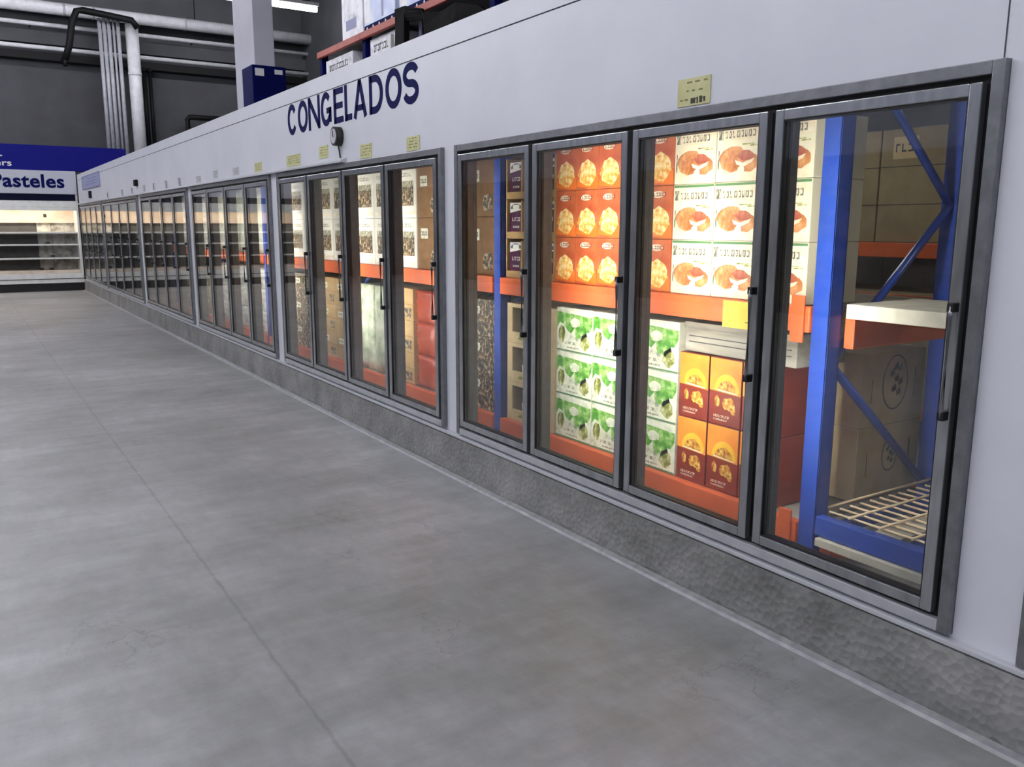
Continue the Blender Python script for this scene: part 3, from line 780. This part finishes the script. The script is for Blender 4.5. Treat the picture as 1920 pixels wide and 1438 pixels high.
cp(MB().box(CX0 + .05, CX1 - .05, CY + .01, 25.3, 2.08, 2.24, 'white', .006).box(CX0 + .05, CX1 - .05, CY + .012, CY + .05, 2.0, 2.08, 'white', .004), 'canopy')
cp(MB().box(CX0 + .05, CX1 - .05, CY, 24.6, 2.241, 2.40, 'band2', .003), 'dark_band')
cp(MB().box(CX0 + .2, CX1 - .2, 24.62, 24.70, 2.05, 2.078, 'warm'), 'lamp_strip')
for x in (1.95,): 
    cp(MB().box(x, x + .07, 25.08, 25.099, 1.84, 1.92, 'ink', .004), 'switch')
for x, z in ((1.92, 1.16), (2.0, .83), (1.95, .522), (1.72, .522)):
    cp(MB().box(x, x + .10, 24.7, 24.78, z + .0005 + (0 if z < .6 else .0195 - .02 + .02), z + .055, 'ink', .006), 'clip')
sg = cp(MB().box(CX0, CX1, CY - .02, 24.6, 2.401, 2.965, 'signg', .006), 'sign_panel')
me = text_mesh('Pasteles', .33, 1.56, 'lettering', 'navy', .006, .028, 1.05)
o = bpy.data.objects.new('lettering', me); COL.objects.link(o); o.parent = case
o.matrix_local = Matrix.Translation((.86, -.023, 2.545)) @ FACE_SOUTH.to_4x4()
bb = MB().box(CX0, 3.9, 24.36, 24.5, 2.967, 3.57, 'band', .004).build('fascia_board')
tag(bb, 'royal blue fascia board above the grey sign at the aisle end', 'fascia board')
me = text_mesh('ers', .10, .34, 'lettering', 'white', .006, .01, 1.0)
o = bpy.data.objects.new('lettering', me); COL.objects.link(o); o.parent = bb
o.matrix_local = Matrix.Translation((.98, 24.357, 3.05)) @ FACE_SOUTH.to_4x4()
MB().box(1.02, 1.14, 24.352, 24.36, 3.27, 3.30, 'white').build('lettering_stroke', bb)
# supports so the board stands on the case and the wall behind
structure(MB().box(CX0, 2.69, 25.31, 26.59, .0, 3.2, 'wallg').build('wall_inner'))

# ------------------------------------------------------------------ hall above the freezer: column, pipes, rack, lamps
structure(MB().box(4.30, 4.63, 14.25, 15.36, 0, ZC, 'concrete', .01).build('column'))
structure(MB().box(XL, XR, 26.25, 26.6, 5.89, 6.08, 'dark').build('beam_back'))
structure(MB().box(XL, XR, 26.35, 26.6, 6.30, 6.62, 'wallg').build('beam_grey'))
def pipe(name, label, cat, z, r, m, y=26.1, x0=XL, x1=XR, clamps=()):
    t = thing(name, label, cat, (0, y, z))
    MB().cyl((x0, 0, 0), (x1, 0, 0), r, m, 20).build('pipe', t)
    for x in clamps:
        MB().cyl((x, 0, 0), (x + .05, 0, 0), r + .008, 'pipeg', 20).build('joint_band', t)
    for x in (-2.5, 2.15, 6.2):
        if z > 7: MB().cyl((x, 0, r), (x, 0, ZC - z), .014, 'dark', 8).build('hanger', t)
        else: MB().box(x, x + .03, r - .01, (26.59 if z > 6.3 else 26.249) - y, -.012, .012, 'dark').build('bracket', t)
    return t
pipe('round_duct', 'thick white round duct high along the back wall', 'duct', 7.12, .155, 'pipew', 25.9, clamps=(-.6, 2.9, 3.6, 5.9))
pipe('pipe', 'thin white pipe under the round duct on the back wall', 'pipe', 6.74, .055, 'pipew', 26.12)
pipe('pipe', 'thin white pipe running just above the black beam', 'pipe', 6.17, .055, 'pipew', 26.15, clamps=(3.0,))
for q in range(5):
    x = 3.70 + q * .112
    b = MB().cyl((x, 25.6, 2.91), (x, 25.6, 6.95), .048 if q != 3 else .03, 'pipeg', 12)
    if q in (1, 2): b.cyl((x, 25.6, 6.3), (x, 25.6, 6.36), .046, 'pipeg', 12)
    tag(b.build('conduit'), f'{["first","second","third","fourth","fifth"][q]} grey conduit from the left, standing before the grey back wall', 'conduit', 'vertical conduits at the back wall')
structure(MB().box(3.6, 4.8, 25.4, 26.55, 2.80, 2.905, 'panel_in').build('trim_6'))
b = MB().cyl((4.50, 25.7, 2.91), (4.50, 25.7, 6.9), .165, 'pipew', 20).cyl((4.50, 25.7, 5.6), (4.50, 25.7, 5.68), .175, 'pipew', 20)
tag(b.build('downpipe'), 'glossy white downpipe right of the grey conduits', 'pipe')
for q, (x, r) in enumerate(((4.80, .07), (4.96, .05))):
    b = MB().cyl((x, 26.15, 2.91), (x, 26.15, 5.9), r, 'dark', 12).cyl((x, 26.15, 5.80), (x, 26.15, 5.88), r + .02, 'dark', 12)
    tag(b.build('black_pipe'), ('thicker' if q == 0 else 'thinner') + ' black vertical pipe right of the white downpipe', 'pipe', 'black pipes')
structure(MB().box(4.6, 7.3, 26.0, 26.55, 2.80, 2.905, 'panel').build('trim_7'))
hose = MB().tube([(2.80, 25.3, 5.80), (2.92, 25.3, 6.15), (3.02, 25.3, 6.7), (3.15, 25.3, 7.0), (3.3, 25.3, 7.03), (3.9, 25.3, 6.98), (4.45, 25.3, 6.93), (4.58, 25.3, 6.75)], .085, 'dark', 10)
hose.box(2.80, 2.86, 25.3, 26.249, 5.9, 5.95, 'dark')
hose.cyl((2.78, 25.3, 5.62), (2.80, 25.3, 5.82), .05, 'dark', 8)
tag(hose.build('hose'), 'black bent hose arching over the grey conduits', 'hose')
pb = MB().tube([(5.9, 26.2, 2.9), (5.9, 26.2, 4.62), (5.95, 26.2, 4.68), (7.9, 26.2, 4.70)], .075, 'dark', 8)
pb.box(7.0, 7.6, 26.08, 26.3, 4.45, 4.62, 'dark', .02)
tag(pb.build('pipe_bracket'), 'black square-bent pipe bracket left of the white column', 'pipe')
# hall strip lamps: one in view, others over the aisle, back row unseen fill
def strip_lamp(x0, x1, y, z, label, m):
    t = thing('strip_light', label, 'lamp', ((x0 + x1) / 2, y, z), 'hall strip lights')
    h = (x1 - x0) / 2
    MB().box(-h, h, -.11, .11, .05, .12, 'white', .01).box(-.01, .01, -.01, .01, .12, ZC - z, 'dark').build('housing', t)
    MB().cyl((-h + .02, 0, 0), (h - .02, 0, 0), .055, m, 12).build('tube', t)
for q, (x, y) in enumerate(((1.0, 22.2), (4.5, 22.2), (7.6, 22.2))):  # unseen lamps added to brighten the duct and back wall
    strip_lamp(x - 1.2, x + 1.2, y, 7.75, ordn[q] + ' of the unseen fill lights added high near the back wall, from the left', 'tube_near')
for q, y in enumerate((1.2, 4.4, 9., 13.6)):  # unseen lamps added to brighten the freezer interior behind the glass
    b = MB().box(4.9, 5.02, y - .6, y + .6, 2.74, 2.81, 'white', .006).box(4.92, 5.0, y - .57, y + .57, 2.728, 2.739, 'flat')
    tag(b.build('freezer_fill_lamp'), ordn[q] + ' unseen fill lamp added inside the freezer, counted from the camera', 'lamp', 'fill lamps added in the freezer')
strip_lamp(4.55, 6.78, 17.95, 6.05, 'lit strip light right of the white column', 'tube')
n = 0
for y in (-3., .2, 3.4, 6.8, 10.4, 14.4, 18.6, 22.4):
    for x in (-5.2, -1.6):
        strip_lamp(x - 1.2, x + 1.2, y, 6.6, f'{"outer" if x < -4 else "inner"} strip light over the aisle, crossing at {["the camera back","the camera","the first doors","the second door bank","the third door bank","the fourth door bank","the fifth door bank","the chilled case"][n]}', 'tube_near')
    n += 1

# blue box and storage rack standing on the freezer roof
b = MB().box(-.19, .19, -.2, .2, 0, .525, 'navy', .008).box(-.16, -.06, -.204, -.199, .41, .49, 'white').box(.06, .15, -.204, -.199, .44, .49, 'white')
tag(b.build('blue_box', None, (3.13, 10.05, 2.876)), 'navy blue box with white labels on the freezer roof by the column', 'box')
RZ = 2.876
rr = thing('storage_rack', 'orange beamed storage rack on the freezer roof', 'rack', (3.3, 8.75, RZ))
for y in (0, -1.10, -3.35, -5.4):
    u = MB()
    for x in (.02, .85): u.box(x, x + .07, y - .035, y + .035, 0, .50, 'navy', .004)
    u.tube([(.09, y, .06), (.85, y, .42)], .018, 'navy', 6)
    u.build('upright_frame', rr)
for a, b_ in ((-1.06, -.04), (-3.31, -1.14), (-5.36, -3.39)):
    for x in (-.02, .87):
        MB().box(x, x + .035, a - .04 if x < 0 else a, b_ + .04 if x < 0 else b_, .442, .502, 'orange2', .005).build('beam', rr)
    MB().box(.035, .865, a, b_, .478, .498, 'tray').build('shelf_deck', rr)
def roof_box(y, wd, h, z, m, label, name='printed_box', d=.5, art='ink'):
    b = MB(); b.box(0, d, -wd / 2, wd / 2, 0, h, m, .006)
    glyphs(b, -wd * .35, wd * .35, h * .72, h * .86, art, int(y * 10))
    if m == 'wrapb':
        b.prect(-wd / 2 + .004, wd / 2 - .004, .006, .06, 1, 'navy')
        for q in range(5): b.pell(-wd * .4 + q * wd * .2, .033, .014, .014, 2, 'white', 8)
        b.prect(-wd / 2 + .01, -wd * .28, .08, h * .5, 1, 'wrapw'); b.prect(wd * .08, wd * .14, .08, h * .8, 1, 'lilac')
    else: b.prect(-wd * .3, wd * .2, h * .15, h * .3, 1, 'lilac' if h > .5 else 'tray')
    return tag(b.build(name, None, (3.34, y, z)), label, 'box', 'boxes on the roof rack')
zt = RZ + .504
roof_box(7.95, .50, .62, zt, 'wrapw', 'white printed box at the left end of the roof rack shelf')
roof_box(7.34, .66, .62, zt, 'wrapb', 'blue and white printed box beside the white box on roof rack')
roof_box(6.6, .66, .60, zt, 'wrapb', 'blue and white printed box above the black plastic sheet')
roof_box(5.69, .5, .35, zt, 'white', 'plain white box right of the blue printed boxes on roof rack')
roof_box(5.1, .6, .5, zt, 'wrapw', 'white printed box at the right end of the roof rack shelf')
roof_box(8.31, .70, .41, RZ, 'wrapw', 'low white wrapped bundle under the roof rack shelf', 'wrapped_bundle')
roof_box(7.27, .56, .43, RZ, 'wrapw', 'white and grey box under the roof rack shelf, behind the wall edge')
roof_box(6.40, .36, .40, RZ, 'lilac', 'lilac and white pack half hidden by the black sheet', 'lilac_pack')
b = MB().box(-.035, .0, -.03, .03, 0, .36, 'white', .004).box(-.035, .03, -.06, .06, 0, .012, 'white')
tag(b.build('white_post', None, (3.27, 6.92, RZ)), 'short white post beside the black plastic sheet on the roof', 'post')
# black plastic sheet draped over the beam
sh = MB(); i = sh.mi('darkp')
prof = [(6.80, .0, .53), (6.60, .0, .52), (6.58, .40, .51), (6.30, .36, .44), (6.26, .0, .40), (6.0, .0, .36), (5.74, .0, .37), (5.44, .0, .29), (5.2, .0, .16)]
rows = []
for y, zb, zt_ in prof:
    r_ = []
    for t in range(5):
        zz = zb + (zt_ - zb) * t / 4
        r_.append(((3.225 + .012 * math.sin(y * 9 + t)), y, RZ + max(zz, .002)))
    rows.append(r_)
front = [[sh.bm.verts.new(p) for p in r_] for r_ in rows]
back = [[sh.bm.verts.new((p[0] + .03, p[1], p[2])) for p in r_] for r_ in rows]
for a, b_ in zip(range(len(rows) - 1), range(1, len(rows))):
    for t in range(4):
        sh.bm.faces.new((front[a][t], front[b_][t], front[b_][t + 1], front[a][t + 1])); sh.bm.faces.new((back[a][t], back[a][t + 1], back[b_][t + 1], back[b_][t]))
    sh.bm.faces.new((front[a][4], front[b_][4], back[b_][4], back[a][4])); sh.bm.faces.new((front[a][0], back[a][0], back[b_][0], front[b_][0]))
for e in (0, -1):
    for t in range(4): sh.bm.faces.new((front[e][t], front[e][t + 1], back[e][t + 1], back[e][t]))
for f in sh.bm.faces: f.smooth = False
tag(sh.build('plastic_sheet'), 'black plastic sheet hanging over the roof rack beam', 'sheet')

# ------------------------------------------------------------------ world, camera, view
wld = bpy.data.worlds.new('hall_air'); scene.world = wld; wld.use_nodes = True
wld.node_tree.nodes['Background'].inputs['Color'].default_value = (.6, .65, .75, 1)
wld.node_tree.nodes['Background'].inputs['Strength'].default_value = .1
cam = bpy.data.cameras.new('camera'); co = bpy.data.objects.new('camera', cam); COL.objects.link(co)
cam.sensor_width = 36; cam.lens = 1592 / 1920 * 36; cam.clip_start = .05; cam.clip_end = 200
right = Vector((.83980561, -.54288238, .00229312)); down = Vector((-.09720081, -.15451666, -.98319713)); fwd = Vector((.53411472, .82547158, -.18253257))
co.matrix_world = Matrix(((right.x, -down.x, -fwd.x, 0), (right.y, -down.y, -fwd.y, 0), (right.z, -down.z, -fwd.z, 1.65), (0, 0, 0, 1)))
scene.camera = co
scene.view_settings.view_transform = 'Standard'; scene.view_settings.look = 'None'
scene.view_settings.exposure = 0; scene.view_settings.gamma = 1; scene.view_settings.use_curve_mapping = False
scene.cycles.transparent_max_bounces = 24
